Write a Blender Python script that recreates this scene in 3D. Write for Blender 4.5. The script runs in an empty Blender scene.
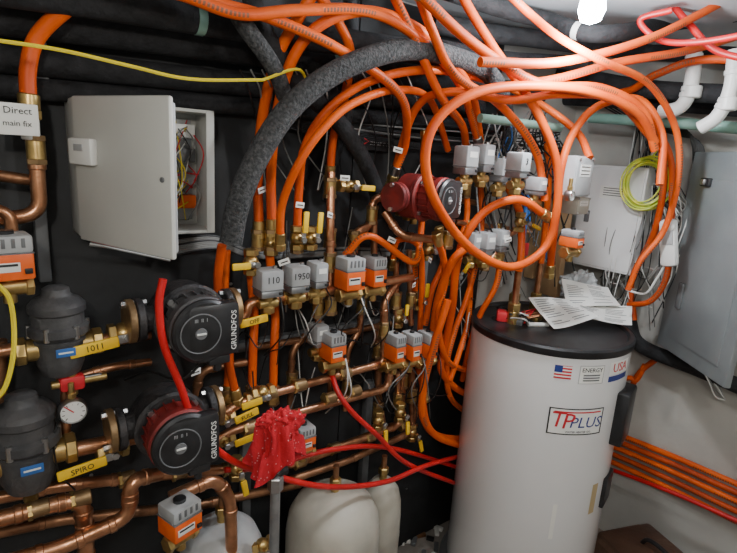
import bpy, bmesh, math, random
from mathutils import Vector, Matrix, Euler, noise
random.seed(7)
# ------------------------------------------------------------------ room frame
# left wall = plane y=0 (room at y<0), back wall = plane x=XB, floor z=0
XB=2.3; CEIL=2.2; CAM=Vector((0,-1.45,1.7)); F=520.0
R=(Matrix.Rotation(math.radians(-38),3,'Z')@Matrix.Rotation(math.radians(76.8),3,'X')@Matrix.Rotation(math.radians(3.6),3,'Z'))
cd=bpy.data.cameras.new('camera'); cam=bpy.data.objects.new('camera',cd)
bpy.context.scene.collection.objects.link(cam); cam.matrix_world=Matrix.Translation(CAM)@R.to_4x4()
cd.sensor_width=36; cd.lens=36*F/737; cd.clip_start=0.02; bpy.context.scene.camera=cam
def ray(u,v): return R@Vector(((u-368.5)/F,-(v-276.5)/F,-1))
# photogrammetric survey: photo measurement -> real position on a plane at a known offset
def S(u,v,d=.15):
    r=ray(u,v); return CAM+r*((-d-CAM.y)/r.y)
def B(u,v,d=.05):
    r=ray(u,v); return CAM+r*((XB-d-CAM.x)/r.x)
def Zp(u,v,z):
    r=ray(u,v); return CAM+r*((z-CAM.z)/r.z)
# ------------------------------------------------------------------ materials
def mat(name,col,rough=.5,metal=0,col2=None,ns=12,bump=0,bs=60,emit=0,trans=0,coat=0,alpha=1):
    m=bpy.data.materials.new(name); m.use_nodes=True; nt=m.node_tree; b=nt.nodes['Principled BSDF']
    b.inputs['Base Color'].default_value=(*col,1); b.inputs['Roughness'].default_value=rough; b.inputs['Metallic'].default_value=metal
    tc=nt.nodes.new('ShaderNodeTexCoord')
    if col2:
        n=nt.nodes.new('ShaderNodeTexNoise'); n.inputs['Scale'].default_value=ns; n.inputs['Detail'].default_value=5
        cr=nt.nodes.new('ShaderNodeValToRGB'); cr.color_ramp.elements[0].position=.36; cr.color_ramp.elements[1].position=.66
        cr.color_ramp.elements[0].color=(*col,1); cr.color_ramp.elements[1].color=(*col2,1)
        nt.links.new(tc.outputs['Object'],n.inputs['Vector']); nt.links.new(n.outputs['Fac'],cr.inputs['Fac']); nt.links.new(cr.outputs['Color'],b.inputs['Base Color'])
    if bump:
        n=nt.nodes.new('ShaderNodeTexNoise'); n.inputs['Scale'].default_value=bs; n.inputs['Detail'].default_value=4
        bp=nt.nodes.new('ShaderNodeBump'); bp.inputs['Strength'].default_value=bump; bp.inputs['Distance'].default_value=.01
        nt.links.new(tc.outputs['Object'],n.inputs['Vector']); nt.links.new(n.outputs['Fac'],bp.inputs['Height']); nt.links.new(bp.outputs['Normal'],b.inputs['Normal'])
    if emit: b.inputs['Emission Color'].default_value=(*col,1); b.inputs['Emission Strength'].default_value=emit
    if trans: b.inputs['Transmission Weight'].default_value=trans
    if coat: b.inputs['Coat Weight'].default_value=coat
    return m
def pexmat(name,col,col2,rough=.48):
    m=mat(name,col,rough,0,col2,7); nt=m.node_tree; L=nt.links; b=nt.nodes['Principled BSDF']
    b.inputs['Specular IOR Level'].default_value=.35
    uv=nt.nodes.new('ShaderNodeUVMap'); uv.uv_map='UVMap'; sp=nt.nodes.new('ShaderNodeSeparateXYZ'); L.new(uv.outputs[0],sp.inputs[0])
    def M(op,a,b2=None,c=None):
        n=nt.nodes.new('ShaderNodeMath'); n.operation=op
        for i,x in enumerate((a,b2,c)):
            if x is None: continue
            if isinstance(x,(int,float)): n.inputs[i].default_value=x
            else: L.new(x,n.inputs[i])
        return n.outputs[0]
    band=M('COMPARE',sp.outputs[1],.55,.06)
    grp=M('LESS_THAN',M('FRACT',M('MULTIPLY',sp.outputs[0],1/.33)),.45)
    dash=M('GREATER_THAN',M('FRACT',M('MULTIPLY',sp.outputs[0],1/.009)),.42)
    f=M('MULTIPLY',M('MULTIPLY',band,grp),dash)
    mx=nt.nodes.new('ShaderNodeMixRGB'); src=b.inputs['Base Color'].links[0].from_socket
    L.new(f,mx.inputs[0]); L.new(src,mx.inputs[1]); mx.inputs[2].default_value=(.2,.08,.04,1)
    L.new(mx.outputs[0],b.inputs['Base Color']); return m
ORG=pexmat('pex_orange',(.82,.125,.006),(.60,.07,.004)); ORG2=pexmat('pex_orange_dark',(.56,.07,.006),(.36,.038,.004))
RED=mat('pex_red',(.6,.012,.014),.4,0,(.42,.008,.01),8)
COP=mat('copper',(.72,.36,.20),.30,.92,(.38,.17,.085),18,.08,120); COP2=mat('copper_dull',(.42,.21,.11),.42,.8,(.2,.095,.05),22,.1,100)
BRS=mat('brass',(.64,.45,.17),.34,.9,(.40,.27,.10),25); BRZ=mat('bronze',(.40,.26,.13),.45,.8,(.22,.14,.07),25)
FOAM=mat('foam_black',(.008,.008,.009),.85,0,(.02,.02,.022),30,.4,90); FOAMG=mat('foam_gray',(.03,.032,.034),.95,0,(.09,.09,.09),120,.9,160)
BLK=mat('black_plastic',(.012,.012,.013),.38,0,(.022,.022,.024),20); IRON=mat('cast_iron_black',(.02,.02,.022),.55,.2,(.05,.045,.045),30,.4,90)
SLATE=mat('slate_housing',(.045,.045,.048),.5,.1,(.078,.076,.076),25,.25,60); PUMPRED=mat('pump_red',(.24,.02,.018),.5,.1,(.12,.014,.013),20,.1,80)
GRY=mat('gray_plastic',(.34,.35,.36),.45,0,(.44,.45,.45),15); GRYD=mat('gray_dark_plastic',(.13,.135,.14),.5); ORGP=mat('orange_plastic',(.88,.15,.015),.4,0,(.78,.11,.012),15)
WHT=mat('white_plastic',(.74,.74,.71),.4); WHTE=mat('white_enamel',(.84,.84,.84),.22,0,(.79,.79,.79),3,coat=.4)
BOX=mat('enclosure_gray',(.56,.56,.52),.45,0,(.50,.50,.47),4,.02,200); PANEL=mat('panel_gray_steel',(.26,.29,.30),.4,.35,(.33,.36,.37),4,.03,120)
YEL=mat('yellow_vinyl',(.9,.58,.02),.45,0,(.78,.46,.015),20); YGR=mat('wire_yellow_green',(.45,.6,.05),.4,0,(.75,.7,.05),30)
STL=mat('steel',(.5,.5,.5),.3,1); ALU=mat('galvanised',(.45,.46,.47),.4,.8,(.3,.31,.32),18)
BEIGE=mat('beige_paint',(.48,.45,.38),.45,0,(.34,.32,.27),6,.05,60); PAPER=mat('paper',(.84,.84,.8),.8); INK=mat('ink_black',(.02,.02,.02),.6); INKB=mat('ink_blue',(.02,.04,.22),.5); INKR=mat('ink_red',(.6,.02,.03),.5); BLUE=mat('blue_plastic',(.03,.13,.4),.4)
WIREB=mat('wire_black',(.012,.012,.012),.45); WIREG=mat('wire_gray',(.2,.2,.19),.5); WIREY=mat('wire_yellow',(.78,.62,.03),.45); GRNP=mat('green_pipe',(.18,.33,.27),.5,0,(.24,.39,.32),10)
FILM=mat('clear_film',(.8,.84,.86),.25,trans=.35); BULB=mat('lamp_glow',(.82,.92,1),.4,emit=110); BROWN=mat('brown_leather',(.10,.055,.035),.42,0,(.06,.03,.02),8,.3,60)
BLACKW=mat('wall_black_board',(.010,.011,.012),.65,0,(.025,.026,.028),2.5,.15,25)
WALLW=mat('wall_plaster',(.42,.41,.38),.8,0,(.53,.52,.48),3,.25,14); FLR=mat('floor_concrete',(.18,.155,.135),.75,0,(.3,.27,.24),5,.4,25); CEI=mat('ceiling_plaster',(.52,.54,.56),.85,0,(.42,.44,.46),3,.2,20)
WOOD=mat('wood_pale',(.5,.33,.17),.6,0,(.36,.22,.11),12)
RAG=mat('bandana_red',(.5,.008,.018),.85,0,bump=.3,bs=200); nt=RAG.node_tree; vo=nt.nodes.new('ShaderNodeTexVoronoi'); vo.inputs['Scale'].default_value=90; tc=nt.nodes.new('ShaderNodeTexCoord')
cr=nt.nodes.new('ShaderNodeValToRGB'); cr.color_ramp.elements[0].position=.13; cr.color_ramp.elements[0].color=(.6,.28,.28,1); cr.color_ramp.elements[1].position=.19; cr.color_ramp.elements[1].color=(.5,.008,.018,1)
nt.links.new(tc.outputs['Object'],vo.inputs['Vector']); nt.links.new(vo.outputs['Distance'],cr.inputs['Fac']); nt.links.new(cr.outputs['Color'],nt.nodes['Principled BSDF'].inputs['Base Color'])
# ------------------------------------------------------------------ mesh builder
def catmull(P,n=9):
    P=[Vector(p) for p in P]
    if len(P)<3: return P
    Q=[P[0]*2-P[1]]+P+[P[-1]*2-P[-2]]; out=[]
    for i in range(1,len(Q)-2):
        a,b,c,d=Q[i-1],Q[i],Q[i+1],Q[i+2]
        for k in range(n):
            t=k/n; out.append(.5*((2*b)+(c-a)*t+(2*a-5*b+4*c-d)*t*t+(3*b-a-3*c+d)*t**3))
    out.append(P[-1]); return out
def fillet(P,r=.03):
    P=[Vector(p) for p in P]; out=[P[0]]
    for i in range(1,len(P)-1):
        a,b,c=P[i-1],P[i],P[i+1]; ra=min(r,(a-b).length*.45); rc=min(r,(c-b).length*.45)
        p=b+(a-b).normalized()*ra; q=b+(c-b).normalized()*rc
        for k in range(6):
            t=k/5; out.append((1-t)**2*p+2*t*(1-t)*b+t*t*q)
    out.append(P[-1]); return out
def basis(ax):
    z=Vector(ax).normalized(); h=Vector((0,0,1)) if abs(z.z)<.9 else Vector((1,0,0)); x=h.cross(z).normalized(); return x,z.cross(x),z
class MB:
    def __init__(s): s.v=[];s.f=[];s.m=[];s.uv=[];s.mats=[]
    def mi(s,m):
        if m not in s.mats: s.mats.append(m)
        return s.mats.index(m)
    def face(s,idx,m,uv=None): s.f.append(idx); s.m.append(s.mi(m)); s.uv.append(uv or [(0,0)]*len(idx))
    def tube(s,pts,r,m,seg=12):
        pts=[Vector(p) for p in pts]; q=[pts[0]]
        for p in pts[1:]:
            if (p-q[-1]).length>1e-5: q.append(p)
        pts=q; n=len(pts)
        if n<2: return s
        T=[(pts[min(i+1,n-1)]-pts[max(i-1,0)]).normalized() for i in range(n)]
        x,y,_=basis(T[0]); base=len(s.v); L=random.random()*.3; Ls=[]
        for i in range(n):
            if i: 
                L+=(pts[i]-pts[i-1]).length; x=(x-T[i]*x.dot(T[i]));
                x=x.normalized() if x.length>1e-6 else basis(T[i])[0]
                y=T[i].cross(x)
            Ls.append(L); rr=r(i/(n-1)) if callable(r) else r
            for k in range(seg):
                a=2*math.pi*k/seg; s.v.append(pts[i]+x*(math.cos(a)*rr)+y*(math.sin(a)*rr))
        for i in range(n-1):
            for k in range(seg):
                k2=(k+1)%seg; s.face((base+i*seg+k,base+i*seg+k2,base+(i+1)*seg+k2,base+(i+1)*seg+k),m,[(Ls[i],k/seg),(Ls[i],(k+1)/seg),(Ls[i+1],(k+1)/seg),(Ls[i+1],k/seg)])
        s.face(tuple(base+k for k in reversed(range(seg))),m); s.face(tuple(base+(n-1)*seg+k for k in range(seg)),m); return s
    def hose(s,pts,r,m,seg=12,n=9): return s.tube(catmull(pts,n),r,m,seg)
    def pipe(s,pts,r,m,fr=.035,collars=True):
        P=[Vector(p) for p in pts]; s.tube(fillet(P,fr),r,m,14)
        if collars:
            for i in range(1,len(P)-1):
                for q in (P[i-1],P[i+1]):
                    d=(q-P[i]); 
                    if d.length>fr*1.6:
                        d.normalize(); s.cyl(P[i]+d*fr*.9,P[i]+d*(fr*.9+.016),r*1.14,m)
        return s
    def lathe(s,o,ax,prof,m,seg=24):
        x,y,z=basis(ax); o=Vector(o); base=len(s.v); n=len(prof)
        for (r,h) in prof:
            for k in range(seg):
                a=2*math.pi*k/seg; s.v.append(o+z*h+(x*math.cos(a)+y*math.sin(a))*max(r,1e-4))
        for i in range(n-1):
            for k in range(seg):
                k2=(k+1)%seg; s.face((base+i*seg+k,base+i*seg+k2,base+(i+1)*seg+k2,base+(i+1)*seg+k),m)
        s.face(tuple(base+k for k in reversed(range(seg))),m); s.face(tuple(base+(n-1)*seg+k for k in range(seg)),m); return s
    def cyl(s,a,b,r,m,seg=16):
        a=Vector(a);b=Vector(b);h=(b-a).length; c=min(r,h)*.12
        return s.lathe(a,b-a,[(r-c,0),(r,c),(r,h-c),(r-c,h)],m,seg)
    def hexn(s,a,b,r,m): return s.cyl(a,b,r,m,6)
    def box(s,c,sz,m,rot=None,bev=.003):
        bm=bmesh.new(); bmesh.ops.create_cube(bm,size=1); 
        for v in bm.verts: v.co=Vector((v.co.x*sz[0],v.co.y*sz[1],v.co.z*sz[2]))
        if bev: bmesh.ops.bevel(bm,geom=list(bm.edges),offset=min(bev,min(sz)*.4),segments=2,affect='EDGES',profile=.5)
        M=rot.to_matrix() if isinstance(rot,Euler) else (rot or Matrix.Identity(3)); c=Vector(c); base=len(s.v)
        bm.verts.index_update()
        for v in bm.verts: s.v.append(c+M@v.co)
        for f in bm.faces: s.face(tuple(base+v.index for v in f.verts),m)
        bm.free(); return s
    def ball(s,c,r,m,sc=(1,1,1),fn=None,sub=3):
        bm=bmesh.new(); bmesh.ops.create_icosphere(bm,subdivisions=sub,radius=1); base=len(s.v); c=Vector(c)
        for v in bm.verts:
            p=v.co.copy(); 
            if fn: p=fn(p)
            s.v.append(c+Vector((p.x*sc[0],p.y*sc[1],p.z*sc[2]))*r)
        bm.verts.index_update()
        for f in bm.faces: s.face(tuple(base+v.index for v in f.verts),m)
        bm.free(); return s
    def torus(s,c,ax,Rr,r,m,seg=32):
        x,y,z=basis(ax); c=Vector(c); s.tube([c+(x*math.cos(2*math.pi*k/seg)+y*math.sin(2*math.pi*k/seg))*Rr for k in range(seg+1)],r,m,8); return s
    def text(s,t,size,o,xd,ud,m,fn=None,ext=.0004):
        cu=bpy.data.curves.new('t','FONT'); cu.body=t; cu.size=size; cu.align_x='CENTER'; cu.align_y='CENTER'; cu.extrude=ext; cu.resolution_u=2
        ob=bpy.data.objects.new('t',cu); bpy.context.scene.collection.objects.link(ob); bpy.context.view_layer.update()
        me=bpy.data.meshes.new_from_object(ob.evaluated_get(bpy.context.evaluated_depsgraph_get())); base=len(s.v)
        xd=Vector(xd).normalized() if xd else None; ud=Vector(ud).normalized() if ud else None
        for v in me.vertices:
            if fn: s.v.append(fn(v.co))
            else: s.v.append(Vector(o)+xd*v.co.x+ud*v.co.y+xd.cross(ud)*v.co.z)
        for p in me.polygons: s.face(tuple(base+i for i in p.vertices),m)
        bpy.data.objects.remove(ob); bpy.data.curves.remove(cu); bpy.data.meshes.remove(me); return s
    def done(s,name,sharp=38):
        c=sum(s.v,Vector())/len(s.v); me=bpy.data.meshes.new(name); me.from_pydata([tuple(v-c) for v in s.v],[],s.f)
        for m in s.mats: me.materials.append(m)
        me.polygons.foreach_set('material_index',s.m); me.polygons.foreach_set('use_smooth',[True]*len(s.f))
        ul=me.uv_layers.new(name='UVMap'); fl=[]
        for u in s.uv:
            for a in u: fl+=[a[0],a[1]]
        ul.data.foreach_set('uv',fl); me.validate(); me.set_sharp_from_angle(angle=math.radians(sharp)); me.update()
        ob=bpy.data.objects.new(name,me); bpy.context.scene.collection.objects.link(ob); ob.location=c; return ob
X=Vector((1,0,0));Y=Vector((0,1,0));Z=Vector((0,0,1)); OUT=-Y
# ------------------------------------------------------------------ room shell
def slab(name,a,b,m):
    a=Vector(a);b=Vector(b); return MB().box((a+b)/2,b-a,m,bev=0).done(name)
XL=-1.4; YF=-3.0
slab('wall_left',(XL,0,0),(XB+.1,.1,CEIL),WALLW); slab('wall_back',(XB,YF,0),(XB+.1,0,CEIL),WALLW)
slab('wall_front',(XL-.1,YF,0),(XL,0.1,CEIL),WALLW); slab('wall_right',(XL-.1,YF-.1,0),(XB+.1,YF,CEIL),WALLW)
slab('floor',(XL-.1,YF-.1,-.1),(XB+.1,.1,0),FLR); slab('ceiling',(XL-.1,YF-.1,CEIL),(XB+.1,.1,CEIL+.1),CEI)
b=MB()
for i,(x0,x1) in enumerate(((XL,-.2),(-.195,1.02),(1.025,1.72))): b.box(((x0+x1)/2,-.009,1.1),(x1-x0,.018,2.18),BLACKW,bev=.002)
for x in (-.15,.2,.6,1.0,1.4,1.68):
    for z in (.3,.8,1.3,1.8): b.cyl((x,-.018,z),(x,-.021,z),.005,STL,8)
b.done('black_backer_board')
# ------------------------------------------------------------------ black insulated mains along the left wall
def insul(pts,r,m=FOAM,tape=()):
    b=MB().hose(pts,r,m,18)
    P=catmull(pts)
    for t,tm in tape:
        i=int(t*(len(P)-2)); d=(P[i+1]-P[i]).normalized(); b.cyl(P[i]-d*.012,P[i]+d*.012,r*1.02,tm,18)
    b.done('insulated_pipe')
insul([S(-160,-4,.09),S(-20,14,.09),S(240,50,.09),S(470,85,.09),S(540,95,.09)],.036,tape=((.6,GRNP),))
insul([S(-160,42,.07),S(0,58,.07),S(240,84,.07),S(480,108,.07)],.030)
insul([S(-160,75,.06),S(0,86,.06),S(240,106,.06),S(500,128,.06)],.024)
insul([S(-60,-22,.2),S(100,2,.2),S(240,26,.2),S(330,40,.2),S(480,60,.2)],.034,tape=((.45,GRNP),))
insul([S(225,-30,.28),S(250,0,.27),S(268,40,.25),S(300,85,.22),S(345,130,.18),S(372,178,.14),S(380,215,.1)],.024,FOAM)
insul([S(226,-15,.32),S(240,18,.3),S(275,70,.28),S(288,110,.2)],.020,FOAMG)
insul([S(231,242,.27),S(238,205,.29),S(256,160,.31),S(290,108,.33),S(340,70,.34),S(400,50,.34),S(450,56,.33),S(490,75,.32),S(505,110,.25),S(508,150,.18)],.0275,FOAMG)
insul([S(330,200,.09),S(331,165,.09),S(345,125,.09),S(352,60,.12),S(350,0,.15)],.019,FOAM)
insul([S(430,22,.18),S(480,32,.2),S(530,38,.22),S(575,44,.3),B(640,52,.12),B(700,54,.12),B(790,60,.12)],.03,FOAM)
insul([S(440,-12,.3),S(500,8,.3),S(545,20,.32),S(600,34,.5),B(680,22,.25),B(790,6,.25)],.026,FOAM,((.55,WHT),))
insul([B(560,72,.3),B(640,88,.28),B(737,95,.25),B(800,100,.25)],.032)
insul([B(560,100,.1),B(640,104,.1),B(760,112,.1)],.022)
insul([S(425,45,.2),S(500,58,.2),S(560,62,.25),S(590,66,.35)],.024)
insul([B(628,318,.1),B(640,345,.1),B(700,370,.1),B(760,395,.1)],.03)
# ------------------------------------------------------------------ orange pex
def pex(pts,r=.0115,m=ORG,name='orange_heating_pipe',fit=(0,)):
    b=MB().hose(pts,r,m,12,8); P=catmull(pts,8)
    for e in fit:
        a,c=(P[0],P[1]) if e==0 else (P[-1],P[-2]); d=(c-a).normalized()
        b.cyl(a-d*.012,a+d*.02,r*1.3,STL if e else BRS); b.hexn(a-d*.03,a-d*.01,r*1.5,BRS)
    b.done(name)
pex([S(29,104,.15),S(28,70,.15),S(38,36,.16),S(72,4,.2),S(120,-30,.25)],.0155)
pex([S(150,-28,.34),S(215,2,.34),S(270,18,.34),S(340,50,.33),S(400,95,.3),S(406,140,.2),S(395,172,.15)],.0125,fit=(1,))
pex([S(90,-30,.36),S(180,-6,.36),S(240,14,.36),S(300,10,.36),S(370,12,.36),S(420,40,.35),S(460,85,.3),S(478,140,.22)],.0125,fit=(1,))
pex([S(259,228,.13),S(258,180,.13),S(262,120,.17),S(276,60,.24),S(300,15,.3),S(325,-25,.34)],.0135)
pex([S(272,226,.15),S(271,175,.15),S(276,120,.2),S(292,60,.27),S(325,22,.32),S(375,12,.34),S(430,38,.34),S(470,90,.3),S(481,148,.2)],.0135)
pex([S(297,232,.15),S(299,190,.16),S(304,150,.19),S(326,112,.24),S(368,82,.28),S(425,70,.3),S(480,78,.3),S(530,98,.3),S(575,130,.42),S(590,158,.5)],.012)
pex([S(280,240,.2),S(282,205,.22),S(298,165,.27),S(322,130,.3),S(352,104,.3),S(395,90,.28),S(430,100,.2),S(448,150,.14)],.011)
pex([S(330,172,.12),S(334,135,.14),S(345,95,.2),S(350,50,.27),S(330,10,.3),S(300,-25,.3)],.012)
pex([S(384,-25,.35),S(415,40,.35),S(440,95,.3),S(462,125,.24),S(466,147,.16)],.0125,fit=(1,))
pex([S(412,-25,.38),S(432,30,.38),S(455,75,.36),S(500,105,.36),S(535,150,.4),S(545,200,.42)],.0125)
pex([S(415,-10,.44),S(475,45,.45),S(540,84,.5),S(600,88,.55),S(642,110,.6),S(655,150,.62)],.0135)
pex([S(425,140,.2),S(424,180,.2),S(420,240,.22),S(412,262,.25),S(370,236,.25),S(345,255,.2)],.0105)
pex([S(392,180,.12),S(415,110,.2),S(450,92,.3),S(510,100,.42),S(560,94,.5),S(615,100,.56),S(652,138,.6)],.0125)
pex([S(655,142,.62),S(636,112,.6),S(590,92,.55),S(530,86,.5),S(475,93,.46),S(437,120,.43),S(425,160,.42),S(437,205,.42),S(470,248,.42),S(510,267,.43),S(543,250,.45),S(556,215,.47),S(557,165,.47),S(540,118,.45),S(515,78,.42),S(495,50,.38),S(470,10,.36),S(455,-20,.36)],.0135,fit=())
pex([S(470,245,.35),S(452,262,.32),S(438,300,.26),S(432,340,.22),S(425,372,.2),S(423,405,.22),S(432,432,.24),S(460,445,.2),S(500,450,.12)],.0135,fit=())
pex([S(545,215,.44),S(520,200,.42),S(490,208,.38),S(466,235,.34),S(456,270,.3),S(452,310,.26),S(444,350,.22),S(442,372,.2),S(462,392,.16),S(495,402,.12)],.0135)
pex([S(550,270,.42),S(556,215,.44),S(562,165,.45),S(575,130,.45),S(600,105,.5),S(640,100,.55),S(662,135,.62),S(660,185,.66)],.0125)
pex([S(480,180,.15),S(482,215,.18),S(478,255,.2),S(466,300,.2),S(455,330,.2),S(447,365,.2),S(452,400,.16),S(480,420,.1)],.011)
pex([S(466,178,.15),S(467,215,.16),S(462,240,.16),S(470,275,.18),S(468,320,.18),S(460,350,.2),S(450,380,.2)],.011)
pex([S(440,235,.2),S(443,262,.2),S(432,290,.2),S(425,325,.2)],.011)
pex([S(500,255,.25),S(496,285,.25),S(480,315,.22),S(470,345,.2),S(462,380,.14)],.011)
pex([S(414,260,.16),S(415,295,.15),S(408,320,.14)],.0115)
pex([S(392,262,.16),S(398,240,.2),S(418,245,.22),S(422,275,.2),S(420,330,.16)],.0105)
pex([S(438,240,.3),S(446,275,.28),S(438,320,.26),S(447,360,.22),S(470,372,.16)],.011)
for u0 in (228,252,273): pex([S(u0,394 if u0>230 else 392,.16),S(u0+1,350,.15),S(u0+(2 if u0!=228 else -4),310,.13),S(u0-(4 if u0>230 else 2),250,.12)],.0125)
pex([S(236,395,.2),S(228,360,.2),S(221,320,.2),S(218,280,.2),S(222,245,.22)],.0115,ORG2)
pex([S(425,395,.16),S(420,375,.16),S(414,350,.16)],.011)
pex([S(448,300,.3),S(434,345,.28),S(424,385,.26),S(424,420,.24),S(446,438,.2),S(500,436,.12)],.0135,fit=())
pex([S(480,62,.5),S(560,62,.55),S(640,42,.62),S(700,14,.68),S(760,-20,.74)],.0125,fit=())
pex([S(500,88,.42),S(560,78,.5),S(620,62,.58),S(690,50,.66),S(770,26,.74)],.0125,ORG,fit=())
pex([B(560,80,.2),B(620,92,.3),B(655,75,.35),B(700,60,.35),B(770,62,.35)],.0135,ORG2,fit=())
pex([B(660,-10,.5),B(690,25,.5),B(715,50,.5),B(760,62,.5)],.010,RED,'red_water_pipe',())
pex([B(672,10,.6),B(640,20,.62),B(660,40,.6),B(700,42,.6),B(770,30,.6)],.009,RED,'red_water_pipe',())
pex([S(505,-10,.5),S(530,14,.5),S(560,38,.55),S(600,60,.6),S(650,85,.62),S(676,130,.64),S(678,180,.66),S(664,230,.64),S(640,262,.6),S(628,290,.58)],.0105)
pex([B(610,88,.3),B(650,120,.3),B(664,170,.26),B(655,230,.2),B(632,280,.15),B(634,320,.15)],.0125,ORG2)
pex([B(640,110,.35),B(668,150,.3),B(672,195,.25),B(668,270,.2),B(652,300,.2),B(628,305,.2)],.011,ORG2)
for i,(dv,r,m) in enumerate(((0,.012,ORG),(7,.012,ORG2),(14,.012,ORG),(22,.012,ORG2),(30,.012,ORG))):
    pex([B(575,418+dv,.03+.01*(i%2)),B(612,432+dv,.03+.01*(i%2)),B(670,455+dv*1.12,.03),B(737,484+dv*1.25,.04),B(800,510+dv*1.3,.04)],r,m,fit=())
pex([B(590,462,.12),B(640,480,.14),B(690,500,.14),B(790,545,.14)],.009,RED,'red_water_pipe',())
pex([B(645,365,.05),B(636,380,.05),B(628,378,.06),B(600,382,.08)],.012,ORG,fit=())
pex([B(575,376,.05),B(600,380,.05),B(625,392,.05),B(640,372,.05),B(655,360,.05)],.012,ORG2,fit=())
pex([S(163,279,.36),S(159,305,.36),S(164,345,.36),S(180,385,.36),S(196,425,.36),S(228,458,.36),S(275,476,.36),S(330,487,.34),S(385,482,.3),S(425,466,.28),S(460,456,.18)],.0085,RED,'red_water_pipe',())
pex([S(331,372,.2),S(338,392,.25),S(352,412,.28),S(378,436,.28),S(408,464,.28),S(462,486,.2)],.0085,RED,'red_water_pipe',())
pex([S(225,470,.2),S(270,466,.2),S(330,450,.22),S(390,448,.22),S(460,468,.18)],.0085,RED,'red_water_pipe',())
# ------------------------------------------------------------------ copper
def copper(paths,r,m=COP,name='copper_pipe',fr=.035):
    b=MB(); b.pipe([S(*p) if not isinstance(p,Vector) else p for p in paths],r,m,fr); return b.done(name)
copper([(-60,362,.2),(20,348,.2)],.014); copper([(78,345,.2),(150,333,.2)],.016)
copper([(215,325,.2),(246,318,.2),(248,302,.2),(340,289,.2),(412,277,.2)],.014)
copper([(-60,470,.22),(0,458,.22)],.016); copper([(48,455,.22),(140,436,.22)],.018)
copper([(205,428,.2),(240,402,.2),(384,363,.2),(384,300,.2),(400,279,.18)],.013)
copper([(200,452,.2),(232,430,.2),(388,388,.2),(392,350,.2)],.013)
copper([(-40,505,.14),(60,486,.14),(130,478,.14),(300,462,.14),(400,424,.14),(404,350,.14)],.015)
copper([(-40,530,.26),(40,508,.26),(82,498,.26),(86,540,.26),(86,600,.26)],.018)
copper([(-40,575,.3),(60,548,.3),(130,516,.3),(130,480,.3),(160,474,.28)],.017)
copper([(170,498,.3),(215,478,.3),(230,498,.3),(232,560,.3)],.0165)
copper([(-40,540,.12),(60,520,.12),(200,505,.12),(300,484,.12)],.014,COP2)
copper([(290,480,.16),(345,462,.16),(412,432,.16),(412,370,.16)],.012,COP2)
copper([(250,348,.1),(330,335,.1),(400,322,.1)],.011,COP2); copper([(290,410,.1),(292,350,.1),(305,335,.1)],.011,COP2); copper([(345,410,.1),(347,350,.1),(360,330,.1),(362,300,.12)],.011)
copper([(330,292,.18),(330,230,.18),(331,172,.16)],.013); copper([(353,290,.16),(354,232,.16),(372,226,.16),(372,198,.16),(398,196,.16),(404,212,.16)],.013)
copper([(374,262,.15),(374,212,.15)],.011); copper([(384,430,.13),(378,395,.13),(378,330,.13)],.012,COP2)
copper([(36,140,.15),(38,185,.15),(40,208,.15),(24,218,.15),(-30,216,.15)],.015); copper([(-40,170,.12),(30,180,.12)],.012,COP2)
copper([(12,232,.18),(10,212,.18),(-30,205,.18)],.012)
copper([(396,325,.16),(396,262,.16)],.010); copper([(411,325,.16),(409,250,.16)],.010); copper([(397,372,.16),(399,420,.16)],.011); copper([(428,370,.16),(412,425,.16)],.011)
copper([(331,372,.17),(331,392,.17)],.012); copper([(318,322,.17),(320,300,.17)],.011)
copper([(65,378,.2),(66,440,.2),(70,452,.2)],.010); copper([(66,380,.2),(115,366,.2),(150,362,.18)],.010)
copper([(440,240,.28),(400,236,.25),(385,212,.2)],.013); copper([(520,230,.25),(505,235,.25),(485,270,.25)],.011)
copper([(0,430,.12),(0,340,.12)],.014,COP2);copper([(196,395,.14),(200,370,.14),(246,362,.14)],.012,COP2)
copper([(455,222,.16),(530,232,.16)],.011); copper([(455,200,.12),(545,212,.12)],.011,COP2)
b=MB()
for (u,v,d) in [(128,478,.14),(300,462,.14),(345,373,.2),(300,385,.2),(270,393,.2),(253,398,.2),(385,365,.2),(330,398,.2),(355,391,.2),(275,421,.2),(250,427,.2),(265,300,.2),(290,297,.2),(312,293,.2),(348,288,.2),(372,284,.2),(404,425,.14),(370,437,.14),(82,498,.26),(40,508,.26),(180,472,.14),(230,468,.14),(335,448,.14),(470,224,.16),(500,228,.16)]:
    p=S(u,v,d); b.cyl(p-X*.018,p+X*.018,.019,BRZ); b.hexn(p-X*.024,p-X*.014,.021,BRS)
b.done('pipe_couplings')
b=MB()
for (u,v,d) in [(258,240,.13),(271,240,.15),(297,243,.15),(330,188,.16),(330,238,.16),(354,240,.16),(384,330,.2),(396,300,.16),(411,300,.16),(378,350,.13),(378,410,.13),(398,400,.16),(404,380,.14),(412,395,.16),(372,215,.16),(228,398,.16),(331,305,.2),(318,308,.17),(404,205,.16),(36,150,.15),(252,395,.16),(273,395,.16),(292,380,.1),(347,385,.1),(330,262,.18),(362,305,.12),(448,240,.25),(466,190,.15),(482,190,.15),(518,190,.2),(485,262,.25),(499,258,.25)]:
    p=S(u,v,d); b.cyl(p-Z*.02,p+Z*.02,.018,BRS); b.hexn(p+Z*.018,p+Z*.03,.020,BRZ); b.hexn(p-Z*.03,p-Z*.018,.020,BRZ)
b.done('brass_unions')
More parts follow.
